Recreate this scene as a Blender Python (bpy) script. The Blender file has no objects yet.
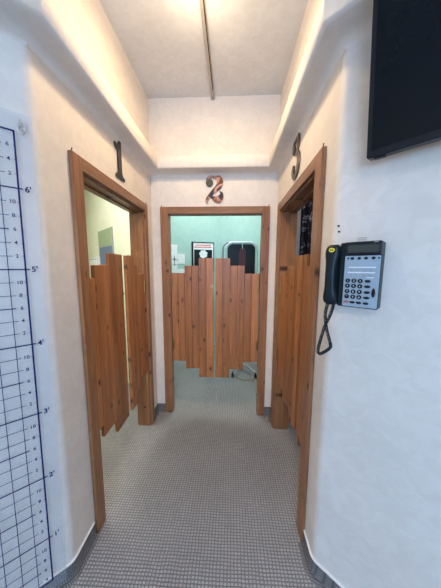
import bpy, bmesh, math, random
from mathutils import Vector, Matrix
random.seed(7)
S = bpy.context.scene
C = S.collection
R = math.radians
XL, XR, YB = -.769, .424, 2.208          # left wall, right wall, back wall
T = .13                                   # wall thickness
TB = .06                                  # wall round the middle doorway
ZC = 3.045                                # ceiling
PL = (XL, .91); PR = (XR, .98)            # corners where the passage flares out
FL = 47; FR = 47

# ------------------------------------------------------------------ helpers
def tag(o, label=None, cat=None, group=None, kind=None):
    for k, v in (('label', label), ('category', cat), ('group', group), ('kind', kind)):
        if v: o[k] = v
    return o
def empty(name, loc=(0, 0, 0), rz=0, label=None, cat=None, group=None, kind=None):
    o = bpy.data.objects.new(name, None); C.objects.link(o)
    o.location = loc; o.rotation_euler = (0, 0, rz); o.empty_display_size = .05
    return tag(o, label, cat, group, kind)
def obj(name, bm, mat, parent=None, smooth=False, label=None, bevel=0, kind=None):
    bmesh.ops.recalc_face_normals(bm, faces=bm.faces[:])
    if bevel:
        es = [e for e in bm.edges if len(e.link_faces) == 2 and e.calc_face_angle(0) > .6]
        bmesh.ops.bevel(bm, geom=es, offset=bevel, segments=2, affect='EDGES', profile=.5, clamp_overlap=True)
    me = bpy.data.meshes.new(name); bm.to_mesh(me); bm.free()
    for m in (mat if isinstance(mat, (list, tuple)) else [mat]): me.materials.append(m)
    if smooth:
        for p in me.polygons: p.use_smooth = True
        try: me.set_sharp_from_angle(angle=R(40))
        except Exception: pass
    o = bpy.data.objects.new(name, me); C.objects.link(o)
    if parent: o.parent = parent
    return tag(o, label, kind=kind)
def box(bm, x0, x1, y0, y1, z0, z1, M=None, rnd=None):
    vs = [bm.verts.new((x, y, z)) for x in (x0, x1) for y in (y0, y1) for z in (z0, z1)]
    if M is not None:
        for v in vs: v.co = M @ v.co
    fs = [bm.faces.new([vs[i] for i in q]) for q in ((0, 1, 3, 2), (4, 6, 7, 5), (0, 4, 5, 1), (2, 3, 7, 6), (0, 2, 6, 4), (1, 5, 7, 3))]
    if rnd is not None:
        L = bm.loops.layers.float_color.get('rnd') or bm.loops.layers.float_color.new('rnd')
        for f in fs:
            for l in f.loops: l[L] = (rnd, rnd, rnd, 1)
    return vs
def prism(bm, pts, z0, z1):
    a = [bm.verts.new((x, y, z0)) for x, y in pts]; b = [bm.verts.new((x, y, z1)) for x, y in pts]
    bm.faces.new(a); bm.faces.new(b); n = len(pts)
    for i in range(n): bm.faces.new((a[i], a[(i + 1) % n], b[(i + 1) % n], b[i]))
def plate(bm, pts, y0, y1):               # outline in x,z extruded along y
    a = [bm.verts.new((x, y0, z)) for x, z in pts]; b = [bm.verts.new((x, y1, z)) for x, z in pts]
    bm.faces.new(a); bm.faces.new(b); n = len(pts)
    for i in range(n): bm.faces.new((a[i], a[(i + 1) % n], b[(i + 1) % n], b[i]))
def rrect(x0, x1, z0, z1, r, n=5):
    out = []
    for cx, cz, a0 in ((x1 - r, z1 - r, 0), (x0 + r, z1 - r, 90), (x0 + r, z0 + r, 180), (x1 - r, z0 + r, 270)):
        for i in range(n + 1):
            a = R(a0 + 90 * i / n); out.append((cx + r * math.cos(a), cz + r * math.sin(a)))
    return out
def tube(bm, pts, r, seg=8, closed=False):
    pts = [Vector(p) for p in pts]; n = len(pts); rings = []; up = None
    for i, p in enumerate(pts):
        if closed: t = pts[(i + 1) % n] - pts[i - 1]
        else: t = pts[min(i + 1, n - 1)] - pts[max(i - 1, 0)]
        t.normalize()
        if up is None: up = t.orthogonal().normalized()
        up = (up - t * up.dot(t)).normalized(); s = t.cross(up)
        rr = r[i] if isinstance(r, (list, tuple)) else r
        rings.append([bm.verts.new(p + (up * math.cos(k * 2 * math.pi / seg) + s * math.sin(k * 2 * math.pi / seg)) * rr) for k in range(seg)])
    for i in range(n if closed else n - 1):
        A, B = rings[i], rings[(i + 1) % n]
        for k in range(seg): bm.faces.new((A[k], A[(k + 1) % seg], B[(k + 1) % seg], B[k]))
    if not closed: bm.faces.new(rings[0]); bm.faces.new(rings[-1])
def cyl(bm, p0, p1, r, seg=16): tube(bm, [p0, p1], r, seg)
def crom(P, n=8):
    P = [Vector(p) for p in P]; out = []
    for i in range(len(P) - 1):
        a, b, c, d = P[max(i - 1, 0)], P[i], P[i + 1], P[min(i + 2, len(P) - 1)]
        for k in range(n):
            t = k / n
            out.append(.5 * ((2 * b) + (c - a) * t + (2 * a - 5 * b + 4 * c - d) * t * t + (3 * b - a - 3 * c + d) * t ** 3))
    out.append(P[-1]); return out
def stroke(bm, P, y0, y1, n=8):            # P = (x, z, halfwidth): a flat swelling stroke with thickness
    q = crom(P, n); ringsA = []
    for i, p in enumerate(q):
        t = q[min(i + 1, len(q) - 1)] - q[max(i - 1, 0)]; t.z = 0; t.normalize(); nx, nz = -t.y, t.x; w = max(p.z, .0008)
        ringsA.append([bm.verts.new(v) for v in ((p.x + nx * w, y0, p.y + nz * w), (p.x - nx * w, y0, p.y - nz * w), (p.x - nx * w, y1, p.y - nz * w), (p.x + nx * w, y1, p.y + nz * w))])
    for A, B in zip(ringsA, ringsA[1:]):
        for k in range(4): bm.faces.new((A[k], A[(k + 1) % 4], B[(k + 1) % 4], B[k]))
    bm.faces.new(ringsA[0]); bm.faces.new(ringsA[-1])
def disc(bm, x, z, r, y0, y1, n=24, sx=1): plate(bm, [(x + sx * r * math.cos(2 * math.pi * i / n), z + r * math.sin(2 * math.pi * i / n)) for i in range(n)], y0, y1)
def text_into(bm, s, x, y, z, size, bold=0, align='CENTER', depth=.0003):
    cu = bpy.data.curves.new('t', 'FONT'); cu.body = s; cu.size = size; cu.align_x = align; cu.align_y = 'CENTER'
    cu.extrude = depth; cu.offset = bold; cu.resolution_u = 3
    o = bpy.data.objects.new('t', cu); C.objects.link(o)
    me = bpy.data.meshes.new_from_object(o.evaluated_get(bpy.context.evaluated_depsgraph_get()))
    me.transform(Matrix.Translation((x, y, z)) @ Matrix.Rotation(R(90), 4, 'X')); bm.from_mesh(me)
    bpy.data.objects.remove(o); bpy.data.curves.remove(cu); bpy.data.meshes.remove(me)

# ------------------------------------------------------------------ materials
class NT:
    def __init__(s, name):
        s.m = bpy.data.materials.new(name); s.m.use_nodes = True; s.t = s.m.node_tree
        s.b = s.t.nodes['Principled BSDF']; s.o = s.t.nodes['Material Output']
    def n(s, typ, **kw):
        nd = s.t.nodes.new(typ)
        for k, v in kw.items():
            if k.startswith('_'): setattr(nd, k[1:], v)
            else: nd.inputs[k.replace('__', ' ')].default_value = v
        return nd
    def l(s, a, b): s.t.links.new(a, b)
    def ramp(s, fac, stops):
        r = s.t.nodes.new('ShaderNodeValToRGB'); el = r.color_ramp.elements
        while len(el) < len(stops): el.new(.5)
        for e, (p, c) in zip(el, stops): e.position = p; e.color = (*c, 1)
        s.l(fac, r.inputs[0]); return r.outputs[0]
    def math(s, op, a, b=0, c=None):
        m = s.t.nodes.new('ShaderNodeMath'); m.operation = op
        for i, v in enumerate((a, b, c)):
            if v is None: continue
            if hasattr(v, 'links'): s.l(v, m.inputs[i])
            else: m.inputs[i].default_value = v
        return m.outputs[0]
    def bump(s, h, strength=.3, dist=.01):
        b = s.n('ShaderNodeBump', Strength=strength, Distance=dist); s.l(h, b.inputs['Height']); s.l(b.outputs[0], s.b.inputs['Normal'])
    def mix(s, fac, a, b, mode='MIX'):
        m = s.t.nodes.new('ShaderNodeMix'); m.data_type = 'RGBA'; m.blend_type = mode
        for v, i in ((fac, 0), (a, 6), (b, 7)):
            if hasattr(v, 'links'): s.l(v, m.inputs[i])
            elif i == 0: m.inputs[0].default_value = v
            else: m.inputs[i].default_value = (*v, 1)
        return m.outputs[2]
def plain(name, col, rough=.5, metal=0, noise=.06, scale=30, coat=0, spec=.5):
    q = NT(name); tc = q.n('ShaderNodeTexCoord'); ns = q.n('ShaderNodeTexNoise', Scale=scale); q.l(tc.outputs['Object'], ns.inputs['Vector'])
    d = tuple(max(0, c * (1 - noise)) for c in col); u = tuple(min(1, c * (1 + noise)) for c in col)
    q.l(q.ramp(ns.outputs[0], [(.3, d), (.7, u)]), q.b.inputs['Base Color'])
    q.b.inputs['Roughness'].default_value = rough; q.b.inputs['Metallic'].default_value = metal
    q.b.inputs['Coat Weight'].default_value = coat; q.b.inputs['Specular IOR Level'].default_value = spec
    return q.m
def plaster(name, col, bump=.14):
    q = NT(name); tc = q.n('ShaderNodeTexCoord')
    a = q.n('ShaderNodeTexNoise', Scale=3.2, Detail=3); b = q.n('ShaderNodeTexNoise', Scale=17, Detail=6, Distortion=.9); e = q.n('ShaderNodeTexNoise', Scale=90, Detail=2)
    for n in (a, b, e): q.l(tc.outputs['Object'], n.inputs['Vector'])
    c1 = q.ramp(a.outputs[0], [(.35, tuple(c * .94 for c in col)), (.65, col)])
    c2 = q.ramp(b.outputs[0], [(.38, (.95, .94, .93)), (.62, (1, 1, 1))])
    q.l(q.mix(1, c1, c2, 'MULTIPLY'), q.b.inputs['Base Color']); q.b.inputs['Roughness'].default_value = .62
    h = q.math('ADD', q.ramp(b.outputs[0], [(.42, (0, 0, 0)), (.6, (1, 1, 1))]), q.math('MULTIPLY', e.outputs[0], .25))
    q.bump(h, bump, .004); return q.m
def wood(name, axis='Z', lo=(.27, .108, .046), hi=(.52, .225, .085), rough=.40, use_rnd=True, u='X'):
    q = NT(name); tc = q.n('ShaderNodeTexCoord'); sp = q.n('ShaderNodeSeparateXYZ'); q.l(tc.outputs['Object'], sp.inputs[0])
    along = sp.outputs[axis]; across = sp.outputs['X' if axis == 'Z' else 'Z']
    at = q.n('ShaderNodeAttribute', _attribute_name='rnd'); rn = at.outputs['Fac']
    off = q.math('MULTIPLY', rn, 37.0)
    cb = q.n('ShaderNodeCombineXYZ'); q.l(q.math('ADD', across, off), cb.inputs[0]); q.l(q.math('MULTIPLY', sp.outputs['Y'], 1), cb.inputs[1]); q.l(along, cb.inputs[2])
    # knots: sparse dark ovals that also bend the grain
    mk = q.n('ShaderNodeVectorMath', _operation='MULTIPLY'); mk.inputs[1].default_value = (17, 2, 9); q.l(cb.outputs[0], mk.inputs[0])
    vo = q.n('ShaderNodeTexVoronoi', Scale=1.0); vo.inputs['Randomness'].default_value = .85; q.l(mk.outputs[0], vo.inputs['Vector'])
    sc = q.n('ShaderNodeSeparateColor'); q.l(vo.outputs['Color'], sc.inputs[0])
    gate = q.math('GREATER_THAN', sc.outputs[0], .52)
    kn = q.n('ShaderNodeMapRange'); kn.inputs[1].default_value = .10; kn.inputs[2].default_value = .26; kn.inputs[3].default_value = 1; kn.inputs[4].default_value = 0
    q.l(vo.outputs['Distance'], kn.inputs[0]); knot = q.math('MULTIPLY', kn.outputs[0], gate)
    halo = q.n('ShaderNodeMapRange'); halo.inputs[1].default_value = .1; halo.inputs[2].default_value = .5; halo.inputs[3].default_value = 1; halo.inputs[4].default_value = 0
    q.l(vo.outputs['Distance'], halo.inputs[0]); hal = q.math('MULTIPLY', halo.outputs[0], gate)
    mg = q.n('ShaderNodeVectorMath', _operation='MULTIPLY'); mg.inputs[1].default_value = (26, 26, 1.5); q.l(cb.outputs[0], mg.inputs[0])
    ds = q.n('ShaderNodeCombineXYZ'); q.l(q.math('MULTIPLY', hal, .9), ds.inputs[0])
    ad = q.n('ShaderNodeVectorMath', _operation='ADD'); q.l(mg.outputs[0], ad.inputs[0]); q.l(ds.outputs[0], ad.inputs[1])
    g = q.n('ShaderNodeTexNoise', Scale=1, Detail=5, Roughness=.55, Distortion=.5); q.l(ad.outputs[0], g.inputs['Vector'])
    fi = q.n('ShaderNodeTexNoise', Scale=5, Detail=3); q.l(ad.outputs[0], fi.inputs['Vector'])
    mid = tuple((a + b) * .5 for a, b in zip(lo, hi))
    col = q.ramp(g.outputs[0], [(.28, lo), (.5, mid), (.72, hi)])
    col = q.mix(.5, col, q.ramp(fi.outputs[0], [(.35, (.72, .70, .68)), (.65, (1.15, 1.1, 1.05))]), 'MULTIPLY')
    col = q.mix(1, col, q.ramp(rn, [(0, (.80, .78, .76)), (1, (1.2, 1.18, 1.15))]), 'MULTIPLY')
    col = q.mix(q.math('MULTIPLY', knot, .88), col, (.03, .012, .006))
    q.l(col, q.b.inputs['Base Color']); q.b.inputs['Roughness'].default_value = rough
    q.b.inputs['Coat Weight'].default_value = .10; q.b.inputs['Specular IOR Level'].default_value = .3; q.b.inputs['Coat Roughness'].default_value = .25
    q.bump(g.outputs[0], .12, .003); return q.m
def carpet(name, up=False):
    q = NT(name); tc = q.n('ShaderNodeTexCoord')
    wob = q.n('ShaderNodeTexNoise', Scale=14, Detail=2); q.l(tc.outputs['Object'], wob.inputs['Vector'])
    wv = q.n('ShaderNodeVectorMath', _operation='MULTIPLY_ADD'); wv.inputs[1].default_value = (.010, .010, 0); q.l(wob.outputs['Color'], wv.inputs[0]); 
    if up:                                     # on the wall foot the weave runs along the wall and up it
        sp = q.n('ShaderNodeSeparateXYZ'); q.l(tc.outputs['Object'], sp.inputs[0]); cb = q.n('ShaderNodeCombineXYZ')
        q.l(q.math('ADD', sp.outputs[0], q.math('MULTIPLY', sp.outputs[1], 1.7)), cb.inputs[0]); q.l(sp.outputs[2], cb.inputs[1]); q.l(cb.outputs[0], wv.inputs[2])
    else: q.l(tc.outputs['Object'], wv.inputs[2])
    br = q.n('ShaderNodeTexBrick', Scale=1, Color1=(1, 1, 1, 1), Color2=(.72, .72, .72, 1), Mortar=(0, 0, 0, 1)); br.offset = 0.0
    br.inputs['Mortar Size'].default_value = .0048; br.inputs['Mortar Smooth'].default_value = 1.0
    br.inputs['Brick Width'].default_value = .0180; br.inputs['Row Height'].default_value = .0150; br.inputs['Bias'].default_value = 0
    q.l(wv.outputs[0], br.inputs['Vector'])
    fz = q.n('ShaderNodeTexNoise', Scale=420, Detail=2); q.l(tc.outputs['Object'], fz.inputs['Vector'])
    big = q.n('ShaderNodeTexNoise', Scale=2.2, Detail=3); q.l(tc.outputs['Object'], big.inputs['Vector'])
    col = q.ramp(br.outputs['Color'], [(0, CARP[0]), (.55, CARP[1]), (1, CARP[2])])
    col = q.mix(.8, col, q.ramp(fz.outputs[0], [(.3, (.7, .7, .7)), (.7, (1.25, 1.25, 1.25))]), 'MULTIPLY')
    col = q.mix(.6, col, q.ramp(big.outputs[0], [(.3, (.88, .88, .88)), (.7, (1.08, 1.08, 1.08))]), 'MULTIPLY')
    q.l(col, q.b.inputs['Base Color']); q.b.inputs['Roughness'].default_value = .95; q.b.inputs['Specular IOR Level'].default_value = .15
    q.bump(q.math('ADD', br.outputs['Color'], q.math('MULTIPLY', fz.outputs[0], .3)), .9, .006); return q.m
def mottled(name, stops, metal=.85, rough=.32, scale=9):
    q = NT(name); tc = q.n('ShaderNodeTexCoord'); ns = q.n('ShaderNodeTexNoise', Scale=scale, Detail=3, Distortion=1.2); q.l(tc.outputs['Object'], ns.inputs['Vector'])
    q.l(q.ramp(ns.outputs[0], stops), q.b.inputs['Base Color']); q.b.inputs['Metallic'].default_value = metal; q.b.inputs['Roughness'].default_value = rough
    return q.m
CARP = ((.235, .23, .23), (.41, .40, .40), (.55, .54, .54))
M = {}
M['wall'] = plaster('cream_plaster', (.83, .765, .69))
M['ceil'] = plaster('ceiling_plaster', (.70, .73, .77), .12)
M['yellow'] = plaster('pale_yellow_plaster', (.84, .85, .69))
M['mint'] = plaster('mint_plaster', (.40, .60, .56))
M['store'] = plaster('grey_plaster', (.45, .44, .45))
M['carpet'] = carpet('woven_carpet')
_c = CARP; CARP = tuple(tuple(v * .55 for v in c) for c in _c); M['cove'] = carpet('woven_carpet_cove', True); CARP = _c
M['wood'] = wood('pine_boards_upright', 'Z')
M['woodx'] = wood('pine_board_level', 'X', lo=(.21, .10, .05), hi=(.36, .19, .10))
M['jamb'] = wood('pine_jamb', 'Z', lo=(.23, .10, .048), hi=(.39, .19, .09))
M['brass'] = plain('aged_brass', (.42, .27, .10), .35, 1)
M['steel'] = plain('brushed_steel', (.55, .55, .56), .35, 1)
M['darkmetal'] = plain('dark_metal', (.05, .045, .04), .45, .8)
M['chrome'] = plain('chrome', (.85, .86, .87), .12, 1)
M['black'] = plain('black_plastic', (.008, .009, .012), .4, spec=.3)
M['screen'] = plain('black_screen_glass', (.004, .006, .008), .2, spec=.2)
M['phone'] = plain('dark_green_plastic', (.006, .014, .018), .35, spec=.3)
M['cord'] = plain('dark_green_cord', (.006, .022, .026), .5, spec=.3)
M['face'] = plain('grey_blue_plastic', (.34, .43, .50), .42)
M['lcd'] = plain('lcd_glass', (.035, .045, .040), .15)
M['white'] = plain('white_paper', (.82, .84, .86), .5)
M['white_trim'] = plain('white_edge_strip', (.80, .80, .80), .4)
M['navy'] = plain('navy_ink', (.008, .013, .11), .6, spec=.2)
M['blue'] = plain('blue_ink', (.03, .16, .32), .5)
M['red'] = plain('red_ink', (.65, .06, .06), .5)
M['pink'] = plain('red_key', (.5, .12, .14), .5)
M['yel'] = plain('yellow_sticker', (.85, .70, .03), .5)
M['maroon'] = plain('maroon_strap', (.10, .022, .035), .6)
M['lav'] = plain('lavender_card', (.42, .45, .78), .6)
M['silver'] = plain('silver_grey_frame', (.60, .68, .68), .4, .1)
M['teal'] = plain('grey_green_laminate', (.25, .42, .40), .4)
M['grey'] = plain('grey_plastic', (.35, .36, .38), .5)
M['sage'] = plain('sage_green_card', (.30, .38, .24), .6)
M['slate'] = plain('slate_blue_card', (.12, .17, .30), .6)
M['strip'] = plain('painted_metal_strip', (.42, .39, .37), .4, .3)
M['cream'] = plain('cream_plastic', (.72, .72, .66), .5)
M['yellowcord'] = plain('tan_cable', (.35, .28, .13), .5)
M['metal1'] = mottled('bronze_finish', [(.3, (.03, .035, .035)), (.5, (.05, .05, .04)), (.7, (.12, .09, .06))], .6, .4)
M['metal2'] = mottled('torched_finish', [(.34, (.015, .02, .04)), (.44, (.05, .02, .02)), (.50, (.30, .10, .03)), (.55, (.50, .34, .28)), (.60, (.09, .05, .08)), (.68, (.02, .015, .03))], .4, .35, 9)
M['metal3'] = mottled('grey_bronze_finish', [(.3, (.04, .035, .03)), (.5, (.16, .12, .09)), (.68, (.5, .42, .36))], .75, .35, 9)
q = NT('clear_plastic'); tr = q.n('ShaderNodeBsdfTransparent'); gl = q.n('ShaderNodeBsdfGlossy', Roughness=.18); df = q.n('ShaderNodeBsdfDiffuse', Color=(.75, .79, .88, 1))
m1 = q.n('ShaderNodeMixShader', Fac=.05); m2 = q.n('ShaderNodeMixShader', Fac=.10)
q.l(tr.outputs[0], m1.inputs[1]); q.l(gl.outputs[0], m1.inputs[2]); q.l(m1.outputs[0], m2.inputs[1]); q.l(df.outputs[0], m2.inputs[2]); q.l(m2.outputs[0], q.o.inputs[0]); M['clear'] = q.m
q = NT('window_glass'); tr = q.n('ShaderNodeBsdfTransparent'); gl = q.n('ShaderNodeBsdfGlossy', Roughness=.02); m1 = q.n('ShaderNodeMixShader', Fac=.06)
q.l(tr.outputs[0], m1.inputs[1]); q.l(gl.outputs[0], m1.inputs[2]); q.l(m1.outputs[0], q.o.inputs[0]); M['glass'] = q.m
q = NT('mirror'); q.b.inputs['Metallic'].default_value = 1; q.b.inputs['Roughness'].default_value = .03; q.b.inputs['Base Color'].default_value = (.62, .72, .66, 1); M['mirror'] = q.m
q = NT('printed_cloth'); tc = q.n('ShaderNodeTexCoord'); ns = q.n('ShaderNodeTexNoise', Scale=9, Detail=3, Distortion=2.2); q.l(tc.outputs['Object'], ns.inputs['Vector'])
q.l(q.ramp(ns.outputs[0], [(.50, (.006, .006, .014)), (.58, (.03, .03, .06)), (.61, (.6, .6, .66)), (.65, (.05, .05, .08)), (.8, (.3, .3, .34))]), q.b.inputs['Base Color']); q.b.inputs['Roughness'].default_value = .5; M['cloth'] = q.m
q = NT('lamp_diffuser'); q.b.inputs['Emission Color'].default_value = (1, .86, .66, 1); q.b.inputs['Emission Strength'].default_value = 3; M['lamp'] = q.m

# ------------------------------------------------------------------ setting
def struct(name, bm, mat, **k): return obj(name, bm, mat, kind='structure', **k)
bm = bmesh.new(); box(bm, -3.2, 3.2, -4.2, 4.9, -.1, 0); struct('floor', bm, M['carpet'])
bm = bmesh.new(); box(bm, -3.2, 3.2, -4.2, 4.9, ZC, ZC + .1); struct('ceiling', bm, M['ceil'])
sL, cL = math.sin(R(FL)), math.cos(R(FL)); sR, cR = math.sin(R(FR)), math.cos(R(FR))
Lu = Vector((-sL, -cL)); Ru = Vector((sR, -cR)); Ln = Vector((-cL, sL)); Rn = Vector((cR, sR))     # along flared walls, and into them
def corner(P, ang_s, r=.05, side=1):      # rounded corner: straight wall (along +Y) to flared wall
    P = Vector(P); u = Lu if side < 0 else Ru; t = r * math.tan(R(FL / 2))
    a = P + Vector((0, 1)) * t; nrm = Vector((-1, 0)) if side < 0 else Vector((1, 0)); cc = a + nrm * r; out = []
    for i in range(7):
        th = R(FL * i / 6)
        out.append(cc + Vector((-nrm.x * math.cos(th), -math.sin(th))) * r)
    return [(p.x, p.y) for p in out]
arcL, arcR = corner(PL, 0, side=-1), corner(PR, 0, side=1)
endL = Vector(PL) + Lu * 1.5; endR = Vector(PR) + Ru * 1.5
DL0, DL1, DLH = 1.165, 1.995, 2.012      # left doorway
DR0, DR1, DRH = 1.190, 2.010, 2.012
DB0, DB1, DBH = -.605, .288, 2.030
TS = .120
# left wall: far pier, lintel, near pier with rounded corner
bm = bmesh.new(); prism(bm, [(XL, YB + TB), (XL - TS, YB + TB), (XL - TS, DL1), (XL, DL1)], 0, ZC)
prism(bm, [(XL, DL1), (XL - TS, DL1), (XL - TS, DL0), (XL, DL0)], DLH, ZC)
back = Vector(arcL[-1]) + Ln * .1
prism(bm, [(XL - TS, DL0), (XL, DL0)] + arcL + [(back.x, back.y)], 0, ZC); struct('wall_left', bm, M['wall'])
bm = bmesh.new(); a = Vector(arcL[-1]); prism(bm, [tuple(a), tuple(endL), tuple(endL + Ln * .1), tuple(a + Ln * .1)], 0, ZC); struct('wall_front_left', bm, M['wall'])
TR = .130
bm = bmesh.new(); prism(bm, [(XR, YB + TB), (XR + TR, YB + TB), (XR + TR, DR1), (XR, DR1)], 0, ZC)
prism(bm, [(XR, DR1), (XR + TR, DR1), (XR + TR, DR0), (XR, DR0)], DRH, ZC)
back = Vector(arcR[-1]) + Rn * .1
prism(bm, [(XR + TR, DR0), (XR, DR0)] + arcR + [(back.x, back.y)], 0, ZC); struct('wall_right', bm, M['wall'])
bm = bmesh.new(); a = Vector(arcR[-1]); prism(bm, [tuple(a), tuple(endR), tuple(endR + Rn * .1), tuple(a + Rn * .1)], 0, ZC); struct('wall_front_right', bm, M['wall'])
bm = bmesh.new(); box(bm, XL, DB0, YB, YB + TB, 0, ZC); box(bm, DB1, XR, YB, YB + TB, 0, ZC); box(bm, DB0, DB1, YB, YB + TB, DBH, ZC); struct('wall_back', bm, M['wall'])
# waiting area behind the camera
def wallseg(name, p, q, mat, t=.08, flip=1, z1=ZC):
    p, q = Vector(p), Vector(q); d = (q - p).normalized(); n = Vector((-d.y, d.x)) * t * flip
    bm = bmesh.new(); prism(bm, [tuple(p), tuple(q), tuple(q + n), tuple(p + n)], 0, z1); struct(name, bm, mat)
wallseg('wall_lobby_left', tuple(endL), (endL.x, -3.6), M['wall'], flip=-1)
wallseg('wall_lobby_right', tuple(endR), (endR.x, -3.6), M['wall'], flip=1)
W0, W1, WZ0, WZ1 = -1.35, 1.05, .85, 2.45
bm = bmesh.new()
for x0, x1, z0, z1 in ((endL.x - .08, W0, 0, ZC), (W1, endR.x + .08, 0, ZC), (W0, W1, 0, WZ0), (W0, W1, WZ1, ZC)): box(bm, x0, x1, -3.7, -3.6, z0, z1)
struct('wall_lobby_back', bm, M['wall'])
w = empty('window_1', ((W0 + W1) / 2, -3.65, WZ0), 0, kind='structure'); hw = (W1 - W0) / 2; hz = WZ1 - WZ0
bm = bmesh.new()
for x0, x1, z0, z1 in ((-hw, hw, 0, .05), (-hw, hw, hz - .05, hz), (-hw, -hw + .05, .05, hz - .05), (hw - .05, hw, .05, hz - .05), (-.02, .02, .05, hz - .05)): box(bm, x0, x1, -.03, .03, z0, z1)
obj('window_frame', bm, M['white_trim'], w); bm = bmesh.new(); box(bm, -hw + .04, hw - .04, -.004, .004, .04, hz - .04); obj('pane', bm, M['glass'], w)
# room one (yellow), room two (mint), room three (grey)
kL = XL - TS
def poly_wall(name, pts, mat, t=.07, flip=1):
    for i in range(len(pts) - 1): wallseg(name if i == 0 else name, pts[i], pts[i + 1], mat, t, flip)
poly_wall('wall_room_yellow', [(kL, 2.305), (-2.6, 4.0), (-2.6, .55), (-1.28, .55)], M['yellow'], flip=-1)
bm = bmesh.new(); box(bm, kL - .006, kL, DL1, 2.30, 0, ZC); box(bm, kL - .006, kL, DL0 - .25, DL0, 0, ZC); box(bm, kL - .006, kL, DL0, DL1, DLH, ZC); struct('trim_1', bm, M['yellow'])
RC = (-.215, 4.30)
poly_wall('wall_room_mint', [(-.96, YB + TB + .08), (-1.14, 3.966), RC, (.60, 3.955), (.588, YB + TB + .02)], M['mint'], flip=1)
bm = bmesh.new(); box(bm, -.98, DB0, YB + TB, YB + TB + .006, 0, ZC); box(bm, DB1, .553, YB + TB, YB + TB + .006, 0, ZC); box(bm, DB0, DB1, YB + TB, YB + TB + .006, DBH, ZC); struct('trim_2', bm, M['mint'])
k3 = XR + TR
poly_wall('wall_room_grey', [(.675, 2.62), (2.1, 2.62), (2.1, .42), (1.18, .42)], M['store'], flip=1)
bm = bmesh.new(); box(bm, k3, k3 + .006, DR1, YB + TB, 0, ZC); box(bm, k3, k3 + .006, DR0 - .2, DR0, 0, ZC); box(bm, k3, k3 + .006, DR0, DR1, DRH, ZC); box(bm, .664, .675, YB + TB, 2.62, 0, ZC); box(bm, k3, .675, YB + TB, YB + TB + .011, 0, ZC); struct('trim_3', bm, M['store'])

# plaster ledge that runs round the passage
path = [tuple(endL)] + [PL, (XL, YB), (XR, YB), PR] + [tuple(endR)]
prof = [(0, 2.352), (.006, 2.368), (.016, 2.382), (.030, 2.391), (.050, 2.396), (.086, 2.400), (.098, 2.404), (.104, 2.413), (.104, 2.500), (.101, 2.510), (.093, 2.516), (0, 2.520)]
def sweep(bm, path, prof):
    P = [Vector(p) for p in path]; rings = []
    for i, p in enumerate(P):
        d0 = (P[i] - P[i - 1]).normalized() if i else (P[1] - P[0]).normalized(); d1 = (P[i + 1] - P[i]).normalized() if i < len(P) - 1 else d0
        n0, n1 = Vector((d0.y, -d0.x)), Vector((d1.y, -d1.x)); m = (n0 + n1).normalized(); m /= max(.3, m.dot(n0))
        rings.append([bm.verts.new((p.x + m.x * o, p.y + m.y * o, z)) for o, z in prof])
    for A, B in zip(rings, rings[1:]):
        for j in range(len(prof)): bm.faces.new((A[j], A[(j + 1) % len(prof)], B[(j + 1) % len(prof)], B[j]))
    bm.faces.new(rings[0]); bm.faces.new(rings[-1])
bm = bmesh.new(); sweep(bm, path, prof); struct('trim_4', bm, M['wall'], smooth=True)
# carpet turned up the wall foot, with a pale edge strip
bprof = [(0, 0), (.032, 0), (.018, .006), (.010, .018), (.008, .085), (0, .085)]; tprof = [(0, .085), (.0095, .085), (.0095, .0885), (0, .0895)]
def base(name, p, edge=True):
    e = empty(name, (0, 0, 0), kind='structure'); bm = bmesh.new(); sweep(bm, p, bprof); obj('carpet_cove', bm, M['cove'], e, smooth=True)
    if edge: bm = bmesh.new(); sweep(bm, p, tprof); obj('edge_strip', bm, M['white_trim'], e)
CW = .085
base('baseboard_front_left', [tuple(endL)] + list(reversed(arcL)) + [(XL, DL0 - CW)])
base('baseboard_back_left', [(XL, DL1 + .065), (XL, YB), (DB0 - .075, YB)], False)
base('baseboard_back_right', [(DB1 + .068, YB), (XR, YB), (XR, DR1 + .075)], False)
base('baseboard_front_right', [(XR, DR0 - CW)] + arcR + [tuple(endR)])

# ------------------------------------------------------------------ doorways (local: x along the wall, y into it)
def doorway(n, org, rz, W, H, TH, cl, cr, ch, stop=True, jt=.014):
    e = empty(f'door_{n}', org, rz, kind='structure'); f = -.020
    bm = bmesh.new(); box(bm, -cl, 0, f, 0, 0, H + ch, rnd=.35 + .1 * n); obj('casing', bm, M['jamb'], e, bevel=.003)
    bm = bmesh.new(); box(bm, W, W + cr, f, 0, 0, H + ch, rnd=.6); obj('casing', bm, M['jamb'], e, bevel=.003)
    bm = bmesh.new(); box(bm, 0, W, f, 0, H, H + ch, rnd=.5); obj('casing', bm, M['woodx'], e, bevel=.003)
    bm = bmesh.new(); box(bm, 0, jt, 0.0, TH, 0, H - jt, rnd=.7); obj('jamb', bm, M['jamb'], e)
    bm = bmesh.new(); box(bm, W - jt, W, 0.0, TH, 0, H - jt, rnd=.4); obj('jamb', bm, M['jamb'], e)
    bm = bmesh.new(); box(bm, 0, W, 0.0, TH, H - jt, H, rnd=.2); obj('head_jamb', bm, M['woodx'], e)
    if stop:
        bm = bmesh.new(); box(bm, jt, W - jt, .06, .09, H - jt - .010, H - jt, rnd=.2); obj('head_stop', bm, M['woodx'], e)
    for x in (-cl + .012, W + cr - .012):
        bm = bmesh.new(); tube(bm, [(x, -.012, H + ch - .004), (x, -.012, H + ch + .010), (x + .004, -.012, H + ch + .016)], .0028, 6); obj('nail', bm, M['darkmetal'], e)
    bm = bmesh.new(); cyl(bm, (W - jt, .045, .19), (W - jt - .004, .045, .19), .009, 10); obj('jamb_bolt', bm, M['darkmetal'], e)
    return e
doorway(1, (XL, DL0, 0), R(90), DL1 - DL0, DLH, TS, .075, .055, .065)
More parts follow.
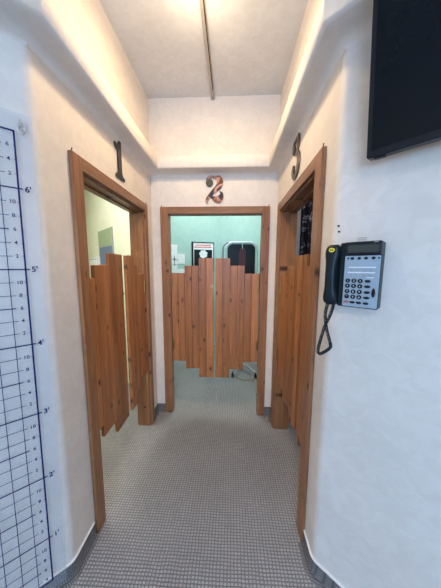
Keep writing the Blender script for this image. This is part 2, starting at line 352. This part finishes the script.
doorway(2, (DB0, YB, 0), 0, DB1 - DB0, DBH, TB, .075, .068, .066, False, .004)
doorway(3, (XR, DR1, 0), R(-90), DR1 - DR0, DRH, TR, .075, .088, .065)
# leaf: x from the hinge (0) to the middle of the doorway; boards given as (x0, x1, ztop, zbottom)
def leaf(loc, rz, widths, mirror, label, low=0):
    e = empty('saloon_door', loc, rz, label, 'door', 'swinging half doors of staggered pine boards')
    tops = [(1.470, .560), (1.545, .478), (1.618, .385)]; sg = -1 if mirror else 1; x = .0; bm = bmesh.new(); i = 0
    for g, (w, (zt, zb)) in enumerate(zip(widths, tops)):
        nb = 2 if w > .1 else 1
        for b in range(nb):
            bw = w / nb; x0, x1 = x + .0008, x + bw - .0008
            vs = box(bm, min(sg * x0, sg * x1), max(sg * x0, sg * x1), -.011, .011, zb + low + random.uniform(-.003, .003), zt + random.uniform(-.002, .002), rnd=random.random()); x += bw
    obj('board_panel', bm, M['wood'], e, bevel=.0022)
    L = x
    for z in (.66, 1.34):
        bm = bmesh.new(); box(bm, min(sg * .03, sg * (L - .04)), max(sg * .03, sg * (L - .04)), .011, .030, z - .045, z + .045, rnd=random.random()); obj('batten', bm, M['woodx'], e, bevel=.002)
    for z in (.74, 1.36):
        bm = bmesh.new(); cyl(bm, (sg * .004, -.014, z - .045), (sg * .004, -.014, z + .045), .0085, 10)
        for q in (-1, 1): cyl(bm, (sg * .004, -.014, z + q * .045), (sg * .004, -.014, z + q * .056), .0045, 8)
        box(bm, min(sg * .002, sg * .018), max(sg * .002, sg * .018), -.0135, -.0112, z - .04, z + .04)
        obj('hinge', bm, M['brass'], e, smooth=True)
    if not mirror:
        bm = bmesh.new(); box(bm, L - .03, L - .006, -.016, -.0112, 1.33, 1.352); cyl(bm, (L - .018, -.016, 1.341), (L - .018, -.024, 1.341), .004, 8)
        obj('catch', bm, M['brass'], e)
leaf((DB0 + .011, YB + .030, 0), 0, (.130, .142, .150), False, 'left swinging half door of staggered boards in the doorway under the number 2')
leaf((DB1 - .011, YB + .030, 0), 0, (.144, .142, .146), True, 'right swinging half door of staggered boards in the doorway under the number 2')
leaf((XL - .018, DL0 + .017, 0), R(90.5), (.068, .162, .180), False, 'near swinging half door of staggered boards in the doorway under the number 1')
leaf((XL - .018, DL1 - .017, 0), R(90.0), (.140, .080, .112), True, 'far swinging half door of staggered boards in the doorway under the number 1')
leaf((XR + .020, DR1 - .017, 0), R(-90 + 9.5), (.128, .126, .126), False, 'far swinging half door of staggered boards under the number 3, beside the back wall', -.09)
leaf((XR + .020, DR0 + .017, 0), R(-90 - 10), (.128, .128, .130), True, 'near swinging half door of staggered boards under the number 3, beside the wall phone', -.09)

# ------------------------------------------------------------------ room numbers
e = empty('door_number', (XL, 1.590, 2.13), R(90), 'dark bronze metal numeral 1 above the left doorway', 'door number')
bm = bmesh.new(); o = [(-.062, .012), (-.036, .030), (-.026, .045), (-.026, .178), (-.040, .172), (-.060, .192), (-.066, .205), (-.058, .214), (-.036, .206), (-.020, .214), (-.004, .236), (.002, .250), (.022, .254), (.026, .246), (.026, .045), (.036, .028), (.060, .020), (.068, .010), (.060, .000), (-.058, -.002)]
plate(bm, o, -.010, -.004); obj('numeral', bm, M['metal1'], e, bevel=.0012)
for z in (.06, .2): bm = bmesh.new(); cyl(bm, (0, -.005, z), (0, .0, z), .005, 8); obj('spacer', bm, M['darkmetal'], e)
e = empty('door_number', (-.160, YB, 2.13), 0, 'flame-coloured curling metal numeral 2 above the middle doorway', 'door number')
bm = bmesh.new()
stroke(bm, [(-.078, .196, .006), (-.066, .214, .012), (-.035, .236, .015), (.006, .238, .020), (.040, .214, .027), (.048, .176, .030), (.024, .136, .025), (-.014, .102, .019), (-.046, .068, .015), (-.070, .034, .015), (-.076, .008, .010), (-.066, -.008, .004)], -.010, -.004)
stroke(bm, [(-.040, .056, .003), (-.022, .050, .012), (.004, .038, .024), (.034, .034, .034), (.056, .052, .026), (.064, .082, .014), (.048, .104, .004)], -.0095, -.0035)
obj('numeral', bm, M['metal2'], e); bm = bmesh.new(); disc(bm, -.050, .180, .034, -.0115, -.0045); obj('numeral_ball', bm, M['metal1'], e)
for x, z in ((.05, .18), (.03, .03)): bm = bmesh.new(); cyl(bm, (x, -.005, z), (x, .0, z), .005, 8); obj('spacer', bm, M['darkmetal'], e)
e = empty('door_number', (XR, 1.600, 2.13), R(-90), 'grey bronze curling metal numeral 3 above the right doorway', 'door number')
bm = bmesh.new()
stroke(bm, [(-.048, .160, .003), (-.068, .178, .010), (-.068, .214, .016), (-.036, .240, .020), (.010, .244, .023), (.044, .222, .026), (.050, .186, .024), (.030, .156, .016), (-.004, .138, .006)], -.010, -.004)
disc(bm, -.046, .188, .024, -.0105, -.0045)
stroke(bm, [(-.010, .138, .006), (.030, .134, .014), (.062, .108, .024), (.066, .062, .028), (.036, .020, .024), (-.012, .006, .020), (-.052, .022, .017), (-.072, .054, .012), (-.064, .084, .006), (-.046, .088, .002)], -.0102, -.0042)
disc(bm, -.046, .062, .026, -.0105, -.0045)
obj('numeral', bm, M['metal3'], e)
for x, z in ((.045, .2), (.05, .06)): bm = bmesh.new(); cyl(bm, (x, -.005, z), (x, .0, z), .005, 8); obj('spacer', bm, M['darkmetal'], e)

# ------------------------------------------------------------------ height chart on the left flared wall (local x runs towards the corner, negative = away)
e = empty('height_chart', (PL[0], PL[1], 0), R(90 - FL), 'clear plastic height chart with navy feet-and-inches grid on the left wall', 'height chart')
B0 = -.062                                 # right border at 6 feet, drifting to -.084 near the floor
def bx(z): return B0 - .0105 * (1.83 - z) + (-.0015)
y0, y1 = -.0128, -.0122
bm = bmesh.new()
ptop, pbot = 2.10, .028
plate(bm, [(-.006, ptop), (-.030, pbot), (-.74, pbot), (-.72, ptop)], -.0120, -.0112); obj('plastic_sheet', bm, M['clear'], e)
def line(bm, xa, za, xb, zb, w):
    if abs(za - zb) < abs(xa - xb): plate(bm, [(xa, za - w), (xb, zb - w), (xb, zb + w), (xa, za + w)], y0, y1)
    else: plate(bm, [(xa - w, za), (xa + w, za), (xb + w, zb), (xb - w, zb)], y0, y1)
ZT, ZB = 2.032, .078
bm = bmesh.new()
line(bm, bx(ZT), ZT, bx(ZB), ZB, .0028); line(bm, bx(ZT) - .60, ZT, bx(ZB) - .60, ZB, .0028)
line(bm, bx(ZT) - .602, ZT, bx(ZT) + .0025, ZT, .0028); line(bm, bx(ZB) - .602, ZB, bx(ZB) + .0025, ZB, .0028)
obj('chart_border', bm, M['navy'], e)
bm = bmesh.new(); bm2 = bmesh.new()
for i in range(1, 12):
    line(bm, bx(ZT) - .05 * i, ZT, bx(ZB) - .05 * i, ZB, .0011)
for n in range(4, 81, 1):
    if n % 2: continue
    z = n * .0254
    if z > ZT - .01 or z < ZB + .01: continue
    x = bx(z)
    if n % 12 == 0:
        line(bm2, x - .60, z, x + .013, z, .0022)
    elif n % 12 == 6:
        line(bm2, x - .60, z, x - .038, z, .0018); line(bm2, x - .004, z, x + .003, z, .001)
    else:
        line(bm, x - .60, z, x - .034 - (.004 if n % 12 == 10 else 0), z, .0009); line(bm, x - .006, z, x, z, .0009)
obj('grid_lines', bm, M['navy'], e); obj('foot_lines', bm2, M['navy'], e)
for n in range(4, 80, 2):
    z = n * .0254; x = bx(z)
    if z > ZT - .02: continue
    bm = bmesh.new()
    if n % 12 == 0: text_into(bm, f"{n//12}'", x + .028, -.0124, z, .030, .0006)
    else: text_into(bm, str(n % 12), x - .021, -.0124, z, .0195, .0002)
    obj('chart_number', bm, M['navy'], e)
bm = bmesh.new()
p = (-.039, 2.052)
tube(bm, [(p[0], -.0005, p[1] + .022), (p[0], -.018, p[1] + .022), (p[0], -.021, p[1] + .012), (p[0], -.018, p[1])], .0028, 8)
disc(bm, p[0], p[1], .011, -.0165, -.0125); tube(bm, [(p[0] + .010 * math.cos(a), -.0175, p[1] - .012 + .013 * math.sin(a)) for a in [R(30 * i) for i in range(12)]], .0022, 6, True)
obj('hanging_clip', bm, M['steel'], e)

# ------------------------------------------------------------------ wall telephone on the right flared wall (local x away from corner)
RW = (PR[0], PR[1], 0)
e = empty('wall_phone', (PR[0], PR[1], 1.385), R(-90 + FR), 'dark green desk-style phone with grey keypad mounted on the right wall', 'telephone')
bm = bmesh.new(); plate(bm, rrect(.046, .183, .0, .246, .006), -.046, -.0002); obj('housing', bm, M['phone'], e, bevel=.003)
bm = bmesh.new(); plate(bm, rrect(-.004, .056, .004, .236, .010), -.034, -.014); obj('handset_cradle', bm, M['phone'], e, bevel=.004)
Tf = .0
fm = Matrix.Identity(4)
bm = bmesh.new(); plate(bm, rrect(.067, .181, .004, .196, .004), -.054, -.046); obj('face_plate', bm, M['face'], e, bevel=.0015)
fp = -.054
bm = bmesh.new(); plate(bm, rrect(.066, .183, .198, .246, .005), -.062, -.040); d = obj('display_housing', bm, M['black'], e, bevel=.003)
bm = bmesh.new(); plate(bm, rrect(.078, .176, .207, .234, .002), -.0632, -.0618); obj('display_screen', bm, M['lcd'], d)
bm = bmesh.new(); box(bm, .160, .172, -.0628, -.0618, .2405, .2435); obj('maker_mark', bm, M['grey'], d)
def key(name, x, z, r_, dp, mat, sx=1, seg=14, label=None, leg=None):
    bm = bmesh.new(); disc(bm, x, z, r_, fp - dp, fp, seg, sx); kk = obj(name, bm, mat, e, label=label)
    if leg: bm = bmesh.new(); text_into(bm, leg, x, fp - dp - .0003, z, r_ * 1.2); obj('key_legend', bm, M['white'], kk)
for x in (.0925, .115, .137, .160): key('soft_key', x, .186, .0050, .0022, M['phone'], 1.2)
for x in (.0785, .176): key('soft_key', x, .186, .0032, .0015, M['black'])
for a in ((.082, .170, .151, .155), (.080, .168, .132, .136), (.142, .166, .1145, .1175)):
    bm = bmesh.new(); box(bm, a[0], a[1], fp - .0006, fp, a[2], a[3]); obj('label_strip', bm, M['white'], e)
for z in (.143, .124):
    for x in (.0925, .111, .132, .155): key('line_key', x, z, .0042, .002, M['grey'], 1.15)
digits = ['123', '456', '789', '*0#']
for r_, z in enumerate((.103, .083, .062, .042)):
    for c_, x in enumerate((.0825, .1035, .124)): key('number_key', x, z, .0082, .003, M['black'], leg=digits[r_][c_])
    key('function_key', .148, z, .0050, .0028, M['black'], 2.0)
for x in (.1025, .124, .147): key('function_key', x, .021, .0046, .0028, M['black'], 2.0)
key('rocker_key', .168, .062, .0170, .0028, M['black'], .32)
key('red_key', .0815, .021, .0046, .0028, M['pink'], 2.0, label='red key at the lower left of the keypad')
bm = bmesh.new(); tube(bm, [(.098, -.020, .248), (.098, -.020, .262), (.100, -.020, .264), (.124, -.020, .264), (.126, -.020, .262), (.126, -.020, .248)], .0014, 6); tube(bm, [(.102, -.020, .250), (.102, -.020, .257), (.122, -.020, .257), (.122, -.020, .250)], .001, 6); obj('directory_clip', bm, M['steel'], e)
# handset: earpiece, slim grip, mouthpiece
bm = bmesh.new(); prev = None; N = 22
for i in range(N + 1):
    t = i / N; z = .004 + .236 * t
    bulge = math.exp(-((t - .10) / .13) ** 2) + math.exp(-((t - .88) / .13) ** 2)
    w = .0195 + .0075 * bulge; dep = .016 + .004 * bulge; yc = -.052 - .012 * math.sin(math.pi * t); 
    if i in (0, N): w *= .72; dep *= .7
    ring = []
    for k in range(20):
        a = 2 * math.pi * k / 20; ca, sa = math.cos(a), math.sin(a)
        ring.append(bm.verts.new((.024 + w * math.copysign(abs(ca) ** .7, ca) - .003 * math.sin(math.pi * t), yc + dep * math.copysign(abs(sa) ** .7, sa), z)))
    if prev:
        for k in range(20): bm.faces.new((prev[k], prev[(k + 1) % 20], ring[(k + 1) % 20], ring[k]))
    else: bm.faces.new(ring)
    prev = ring
bm.faces.new(prev); h = obj('handset', bm, M['phone'], e, smooth=True)
bm = bmesh.new(); disc(bm, .024, .219, .0085, -.0765, -.069, 20, 1.25); obj('round_sticker', bm, M['yel'], h, label='yellow oval sticker on the handset')
bm = bmesh.new(); box(bm, .0185, .0230, -.0769, -.0763, .216, .222); box(bm, .0248, .0293, -.0769, -.0763, .216, .222); obj('sticker_print', bm, M['black'], h)
# coiled cord: down from handset, loop, back up to housing
cp = crom([(.012, -.050, .006), (.004, -.048, -.045), (.012, -.044, -.105), (.027, -.040, -.158), (.029, -.038, -.182), (.004, -.040, -.210), (-.014, -.042, -.220), (-.019, -.040, -.198), (-.002, -.034, -.105), (.018, -.030, -.045), (.028, -.026, .004)], 40)
up = Vector((0, 1, 0))
cpd = crom(cp[::4], 30); pts = []; L = 0
for i, p in enumerate(cpd):
    t = (cpd[min(i + 1, len(cpd) - 1)] - cpd[max(i - 1, 0)]).normalized()
    if i: L += (cpd[i] - cpd[i - 1]).length
    s = (up - t * up.dot(t)).normalized(); b = t.cross(s); a = L / .0050 * 2 * math.pi
    pts.append(p + (s * math.cos(a) + b * math.sin(a)) * .0050)
bm = bmesh.new(); tube(bm, pts, .0021, 5); obj('coiled_cord', bm, M['cord'], e, smooth=True)

for z, x, lb in ((1.705, .018, 'upper of two small dark screws in the wall above the phone'), (1.682, .021, 'lower of two small dark screws in the wall above the phone')):
    bm = bmesh.new(); cyl(bm, (0, -.003, 0), (0, 0, 0), .0042, 10); box(bm, -.003, .003, -.0034, -.003, -.0006, .0006)
    o = obj('wall_screw', bm, M['darkmetal']); o.location = (PR[0] + Ru.x * x, PR[1] + Ru.y * x, z); o.rotation_euler = (0, 0, R(-90 + FR)); tag(o, lb, 'screw')

# ------------------------------------------------------------------ television on an arm, leaning forward
TVW, TVH = .96, .56
tvd = .120
base_p = Vector(PR) + Ru * tvd - Rn * .060
e = empty('television', (base_p.x, base_p.y, 1.906), R(-90 + FR - 2), 'black flat television hung high on the right wall above the phone', 'television')
e.rotation_euler = (R(7), 0, R(-90 + FR - 2))
bm = bmesh.new(); plate(bm, rrect(0, TVW, 0, TVH, .006), -.020, .018); obj('screen_housing', bm, M['black'], e, bevel=.002)
bm = bmesh.new(); box(bm, .014, TVW - .014, -.0212, -.0202, .022, TVH - .014); obj('screen', bm, M['screen'], e)
bm = bmesh.new(); box(bm, .10, TVW - .10, .018, .044, .06, TVH - .16); obj('rear_cover', bm, M['black'], e, bevel=.004)
bm = bmesh.new(); box(bm, .02, .05, -.012, .006, -.005, 0); obj('corner_foot', bm, M['black'], e)
bm = bmesh.new(); box(bm, .44, .52, -.018, -.004, -.006, 0); obj('underside_sensor', bm, M['black'], e)
wb = Vector(PR) + Ru * (tvd + .44)
e2 = empty('television_bracket', (wb.x, wb.y, 2.10), R(-90 + FR), 'black wall bracket behind the television', 'bracket')
bm = bmesh.new(); box(bm, -.06, .10, -.012, -.0005, -.06, .20); obj('wall_plate', bm, M['darkmetal'], e2)
bm = bmesh.new(); box(bm, -.02, .06, -.040, -.010, .04, .08); obj('arm', bm, M['darkmetal'], e2)

# ------------------------------------------------------------------ ceiling strip and lamp
e = empty('ceiling_strip', (-.178, YB, ZC), 0, 'thin grey metal strip running along the ceiling to the back wall', 'wiring strip')
bm = bmesh.new(); box(bm, -.017, .017, -1.25, -.006, -.016, -.0002); obj('channel', bm, M['strip'], e, bevel=.002)
bm = bmesh.new(); box(bm, .004, .011, -.9, -.10, -.0185, -.016); obj('slot_cover', bm, M['darkmetal'], e)
bm = bmesh.new(); box(bm, -.017, .017, -.010, -.0005, -.030, -.0002); cyl(bm, (0, -.045, -.016), (0, -.045, -.022), .006, 10); obj('end_bracket', bm, M['steel'], e)
e = empty('ceiling_lamp', (-.178, 1.36, ZC), 0, 'round white ceiling lamp at the near end of the metal strip', 'lamp')
bm = bmesh.new(); cyl(bm, (0, 0, 0), (0, 0, -.02), .06, 32); obj('lamp_base', bm, M['white_trim'], e, smooth=True)
bm = bmesh.new(); bmesh.ops.create_uvsphere(bm, u_segments=24, v_segments=12, radius=.055, matrix=Matrix.Translation((0, 0, -.02)) @ Matrix.Diagonal((1, 1, .55, 1))); obj('lamp_shade', bm, M['lamp'], e, smooth=True)

# ------------------------------------------------------------------ room one: mirror and small box on the slanted wall
d1 = (Vector((-2.6, 4.0)) - Vector((kL, 2.305))).normalized(); ang1 = math.atan2(-d1.y, -d1.x)
def cam_ray(r):                              # where the sight line with x/y = r meets the slanted wall
    A = Vector((kL, 2.305)); s = (r * A.y - A.x) / (d1.x - r * d1.y); return A + d1 * s
def ratio(px): return math.tan(math.atan((px - 220.5) / 225.04) - R(2.662))
pa, pb = cam_ray(ratio(101.5)), cam_ray(ratio(115.5))
e = empty('wall_poster', (pa.x, pa.y, 1.25), ang1, 'tall sheet on the yellow wall, sage green above slate blue with dark print', 'poster')
Lm = (pb - pa).length; zt = .80; zm = .56
bm = bmesh.new(); box(bm, 0, Lm, -.012, -.0005, 0, zt); obj('backing_board', bm, M['grey'], e, bevel=.001)
bm = bmesh.new(); box(bm, .008, Lm - .03, -.0135, -.0122, zm, zt - .008); obj('green_field', bm, M['sage'], e)
bm = bmesh.new(); box(bm, .05, Lm - .03, -.0135, -.0122, .008, zm); obj('blue_field', bm, M['slate'], e)
bm = bmesh.new()
for i in range(4): x = .08 + i * (Lm - .16) / 4; box(bm, x, x + .045, -.0142, -.0136, .20, .205); box(bm, x, x + .012, -.0142, -.0136, .14, .20); box(bm, x + .032, x + .045, -.0142, -.0136, .14, .20)
box(bm, .06, Lm - .05, -.0142, -.0136, .235, .25); obj('dark_print', bm, M['black'], e)
pc, pd = cam_ray(ratio(95)), cam_ray(ratio(103)); Lb = (pd - pc).length
e = empty('towel_dispenser', (pc.x, pc.y, 1.40), ang1, 'small white dispenser box on the yellow wall left of the mirror', 'dispenser')
bm = bmesh.new(); box(bm, 0, Lb * .9, -.06, -.0005, 0, .265); obj('cover', bm, M['white'], e, bevel=.006)
bm = bmesh.new(); box(bm, .03, Lb * .9 - .03, -.062, -.0605, .02, .05); obj('slot', bm, M['grey'], e)
bm = bmesh.new(); box(bm, .02, Lb * .9 - .02, -.0615, -.0602, .235, .245); obj('lid_seam', bm, M['grey'], e)

# ------------------------------------------------------------------ room two
A2, B2 = Vector((-1.14, 3.966)), Vector(RC); d2 = (B2 - A2).normalized(); an2 = math.atan2(d2.y, d2.x)
def on2(px):
    r = ratio(px); s = (r * A2.y - A2.x) / (d2.x - r * d2.y); return A2 + d2 * s
p0, p1 = on2(191.8), on2(213.7); Lp = (p1 - p0).length
e = empty('framed_poster', (p0.x, p0.y, 1.44), an2, 'black framed poster with red heading and white flower shape on the mint wall', 'poster')
bm = bmesh.new(); H_ = .535
for a in ((0, Lp, 0, .012), (0, Lp, H_ - .012, H_), (0, .032, .012, H_ - .012), (Lp - .012, Lp, .012, H_ - .012)): box(bm, a[0], a[1], -.02, -.0005, a[2], a[3])
obj('frame', bm, M['black'], e)
bm = bmesh.new(); box(bm, .02, Lp - .01, -.010, -.001, .01, H_ - .01); obj('sheet', bm, M['white'], e)
bm = bmesh.new(); box(bm, .045, Lp - .035, -.0115, -.0101, .04, H_ - .135); obj('picture_field', bm, M['black'], e)
bm = bmesh.new(); cx, cz = Lp * .52, H_ - .215
for i in range(7):
    a = 2 * math.pi * i / 7 + .3; x, z = cx + .055 * math.cos(a), cz + .05 * math.sin(a); disc(bm, x, z, .028, -.0125, -.0116, 14, .9)
disc(bm, cx, cz, .03, -.0127, -.0116, 14); stroke(bm, [(cx, cz, .01), (cx - .02, cz - .09, .012), (cx + .01, cz - .16, .02)], -.0123, -.0116); obj('flower_shape', bm, M['white'], e)
bm = bmesh.new(); random.seed(3)
for z, xa, xb in ((H_ - .055, .07, Lp - .06), (H_ - .092, .05, Lp - .045)):
    x = xa
    while x < xb: w = random.uniform(.012, .02); box(bm, x, min(x + w, xb), -.0112, -.0101, z - .011, z + .011); x += w + .005
obj('red_heading', bm, M['red'], e)
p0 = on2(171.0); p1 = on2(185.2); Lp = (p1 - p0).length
e = empty('wall_notice', (p0.x, p0.y, 1.36), an2, 'white notice with window reflections built as stepped sheets, black cross drawing and blue label on mint wall', 'notice')
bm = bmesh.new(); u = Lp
for a in ((0, u * .48, .13, .56), (u * .48, u, .22, .40), (0, u, 0, .13)): box(bm, a[0], a[1] - .002, -.006, -.0005, a[2], a[3] - .002)  # stepped white squares: window reflections on the notice, built as paper sheets
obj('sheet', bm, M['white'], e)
bm = bmesh.new(); box(bm, u * .08, u * .5, -.0075, -.0061, .285, .293); box(bm, u * .25, u * .25 + .008, -.0075, -.0061, .18, .36); box(bm, u * .12, u * .45, -.0075, -.0061, .20, .206); disc(bm, u * .26, .31, .014, -.0075, -.0061, 10); obj('cross_drawing', bm, M['black'], e)
bm = bmesh.new(); plate(bm, rrect(.01, u * .55, .012, .058, .01), -.008, -.0061); obj('blue_label', bm, M['blue'], e)
A3, B3 = Vector(RC), Vector((.60, 3.955)); d3 = (B3 - A3).normalized(); an3 = math.atan2(d3.y, d3.x)
def on3(px):
    r = ratio(px); s = (r * A3.y - A3.x) / (d3.x - r * d3.y); return A3 + d3 * s
p0 = on3(238); p1 = on3(251)
e = empty('wall_card', (p0.x, p0.y, 1.50), an3, 'lavender sheet pinned to the mint wall behind the black panel', 'poster')
Lq = (p1 - p0).length; bm = bmesh.new(); box(bm, 0, Lq, -.005, -.0005, 0, .44); obj('card', bm, M['lav'], e)
for x in (.02, Lq - .02): bm = bmesh.new(); cyl(bm, (x, -.009, .425), (x, -.005, .425), .006, 8); obj('pin', bm, M['steel'], e)
p0 = on3(247); p1 = on3(262.5)
e = empty('wall_shelf', ((p0.x), p0.y, 1.30), an3, 'grey green shelf board on the mint wall at the right of the doorway', 'shelf')
Lq = (B3 - p0).length - .01; bm = bmesh.new(); box(bm, 0, Lq, -.25, -.0005, .09, .125); obj('shelf_board', bm, M['teal'], e, bevel=.003)
for x in (.05, Lq - .08): bm = bmesh.new(); box(bm, x, x + .02, -.2, -.0005, .0, .09); obj('shelf_bracket', bm, M['steel'], e)

# wheeled stand with a black rounded panel
e = empty('wheeled_stand', (.150, 3.20, 0), R(4), 'wheeled stand holding a black rounded panel in silver frame with maroon strap', 'stand')
bm = bmesh.new(); plate(bm, rrect(-.205, .185, 1.30, 1.845, .085, 8), -.012, .016); obj('panel', bm, M['black'], e, bevel=.003)
bm = bmesh.new(); tube(bm, [(x, -.014, z) for x, z in rrect(-.222, .202, 1.285, 1.862, .10, 8)], .021, 10, True); obj('panel_frame', bm, M['silver'], e, smooth=True)
bm = bmesh.new(); tube(bm, [(x - .045, .05, z + .015) for x, z in rrect(-.222, .170, 1.285, 1.862, .10, 8)], .013, 10, True); obj('rear_frame', bm, M['grey'], e, smooth=True)
bm = bmesh.new(); plate(bm, [(-.055, 1.32), (.045, 1.32), (.050, 1.74), (.035, 1.785), (.005, 1.80), (-.025, 1.785), (-.045, 1.74)], -.022, -.013); s_ = obj('hanging_strap', bm, M['maroon'], e, bevel=.002)
bm = bmesh.new(); tube(bm, [(.0, -.024, 1.775), (.0, -.030, 1.82), (0, -.026, 1.858)], .006, 8); obj('strap_clip', bm, M['chrome'], s_)
bm = bmesh.new(); cyl(bm, (0, .03, .12), (0, .03, 1.55), .018, 16); cyl(bm, (0, .03, .08), (0, .03, .16), .035, 16); obj('pole', bm, M['chrome'], e, smooth=True)
for x, y in ((-.130, -.20), (.185, -.235), (.29, .10), (.02, .30), (-.26, .11)):
    bm = bmesh.new(); tube(bm, [(0, .03, .125), (x * .5, .03 + (y - .03) * .5, .115), (x, y, .085)], [.012, .010, .008], 8); lg = obj('leg', bm, M['steel'], e, smooth=True)
    bm = bmesh.new(); cyl(bm, (x - .016, y, .026), (x - .005, y, .026), .026, 16); cyl(bm, (x + .005, y, .026), (x + .016, y, .026), .026, 16); cyl(bm, (x - .012, y, .026), (x + .012, y, .026), .008, 8); cyl(bm, (x, y, .035), (x, y, .078), .007, 8); obj('caster', bm, M['black'], lg, smooth=True)
bm = bmesh.new(); tube(bm, crom([(.05, 3.05, .006), (.10, 2.96, .006), (.20, 2.90, .006), (.32, 2.93, .006), (.50, 3.02, .006)], 8), .005, 6); o = obj('floor_cable', bm, M['yellowcord'], smooth=True); tag(o, 'thin tan cable lying on the carpet in front of the casters', 'cable')

# ------------------------------------------------------------------ room three: printed dark hanging
e = empty('hanging_cloth', (.70, 2.615, 1.05), 0, 'dark hanging cloth with white swirling print behind the right half doors', 'curtain')
bm = bmesh.new(); N = 40; Wd = .62; prev = None
for i in range(N + 1):
    x = Wd * i / N; y = -.200 + .018 * math.sin(i * .95) + .006 * math.sin(i * 2.3)
    c = [bm.verts.new((x, y + dy, z)) for dy, z in ((0, .0), (0, 1.18), (.004, 1.18), (.004, .0))]
    if prev:
        for j in range(4): bm.faces.new((prev[j], prev[(j + 1) % 4], c[(j + 1) % 4], c[j]))
    else: bm.faces.new(c)
    prev = c
bm.faces.new(prev); obj('cloth', bm, M['cloth'], e, smooth=True)
bm = bmesh.new(); cyl(bm, (-.004, -.200, 1.19), (Wd + .02, -.200, 1.19), .010, 10); [box(bm, x, x + .012, -.206, -.0005, 1.185, 1.197) for x in (.0, Wd)]; obj('rail', bm, M['steel'], e)

# ------------------------------------------------------------------ light
def area(name, loc, rot, sx, sy, power, col, spread=None):
    l = bpy.data.lights.new(name, 'AREA'); l.shape = 'RECTANGLE'; l.size = sx; l.size_y = sy; l.energy = power; l.color = col
    if spread: l.spread = R(spread)
    o = bpy.data.objects.new(name, l); C.objects.link(o); o.location = loc; o.rotation_euler = tuple(R(a) for a in rot); return o
area('window_daylight', ((W0 + W1) / 2, -3.55, (WZ0 + WZ1) / 2), (90, 0, 0), 2.3, 1.5, 65, (.33, .60, 1))
area('passage_lamp_downlight', (-.178, 1.36, ZC - .085), (0, 0, 0), .11, .11, 6.5, (1, .72, .42))
area('lobby_ceiling_light', (-.15, -1.6, ZC - .03), (0, 0, 0), 1.2, .6, 11, (1, .82, .66))
area('yellow_room_light', (-1.75, 1.9, ZC - .03), (0, 0, 0), .9, .9, 20, (1, 1, .96))
area('mint_room_light', (-.25, 3.3, ZC - .03), (0, 0, 0), .9, .9, 18, (1, .99, .97))
area('grey_room_light', (1.4, 1.5, ZC - .03), (0, 0, 0), .6, .6, 6, (1, .97, .95))
l = bpy.data.lights.new('warm_fill_spot', 'SPOT'); l.energy = 88; l.color = (1, .72, .42); l.spot_size = R(33); l.spot_blend = .9; l.shadow_soft_size = .12  # added warm fill without a fixture, brightens back wall, doors and floor
o = bpy.data.objects.new('warm_fill_spot', l); C.objects.link(o); o.location = (-.17, -1.3, ZC - .12); o.rotation_euler = (Vector((-.17, 2.2, 1.0)) - Vector(o.location)).to_track_quat('-Z', 'Y').to_euler()
l = bpy.data.lights.new('lamp_glow', 'POINT'); l.energy = 3.7; l.color = (1, .74, .46); l.shadow_soft_size = .07
o = bpy.data.objects.new('lamp_glow', l); C.objects.link(o); o.location = (-.178, 1.36, ZC - .22)
w = bpy.data.worlds.new('world'); S.world = w; w.use_nodes = True
bg = w.node_tree.nodes['Background']; sky = w.node_tree.nodes.new('ShaderNodeTexSky'); sky.sky_type = 'HOSEK_WILKIE'; w.node_tree.links.new(sky.outputs[0], bg.inputs[0]); bg.inputs[1].default_value = .6

# ------------------------------------------------------------------ camera
cd = bpy.data.cameras.new('camera'); co = bpy.data.objects.new('camera', cd); C.objects.link(co); S.camera = co
cd.sensor_fit = 'HORIZONTAL'; cd.sensor_width = 36; cd.lens = 225.04 / 441 * 36; cd.clip_start = .01
yaw, pit, rol = R(2.662), R(-7.039), R(.24)
Fv = Vector((-math.sin(yaw) * math.cos(pit), math.cos(yaw) * math.cos(pit), math.sin(pit))); Rv = Vector((math.cos(yaw), math.sin(yaw), 0)); Uv = Rv.cross(Fv)
R2 = Rv * math.cos(rol) + Uv * math.sin(rol); U2 = -Rv * math.sin(rol) + Uv * math.cos(rol)
m = Matrix((R2, U2, -Fv)).transposed().to_4x4(); m.translation = (0, 0, 1.54); co.matrix_world = m
S.view_settings.view_transform = 'Standard'; S.view_settings.look = 'None'; S.view_settings.gamma = 1; S.view_settings.use_curve_mapping = False
S.view_settings.exposure = 0.8
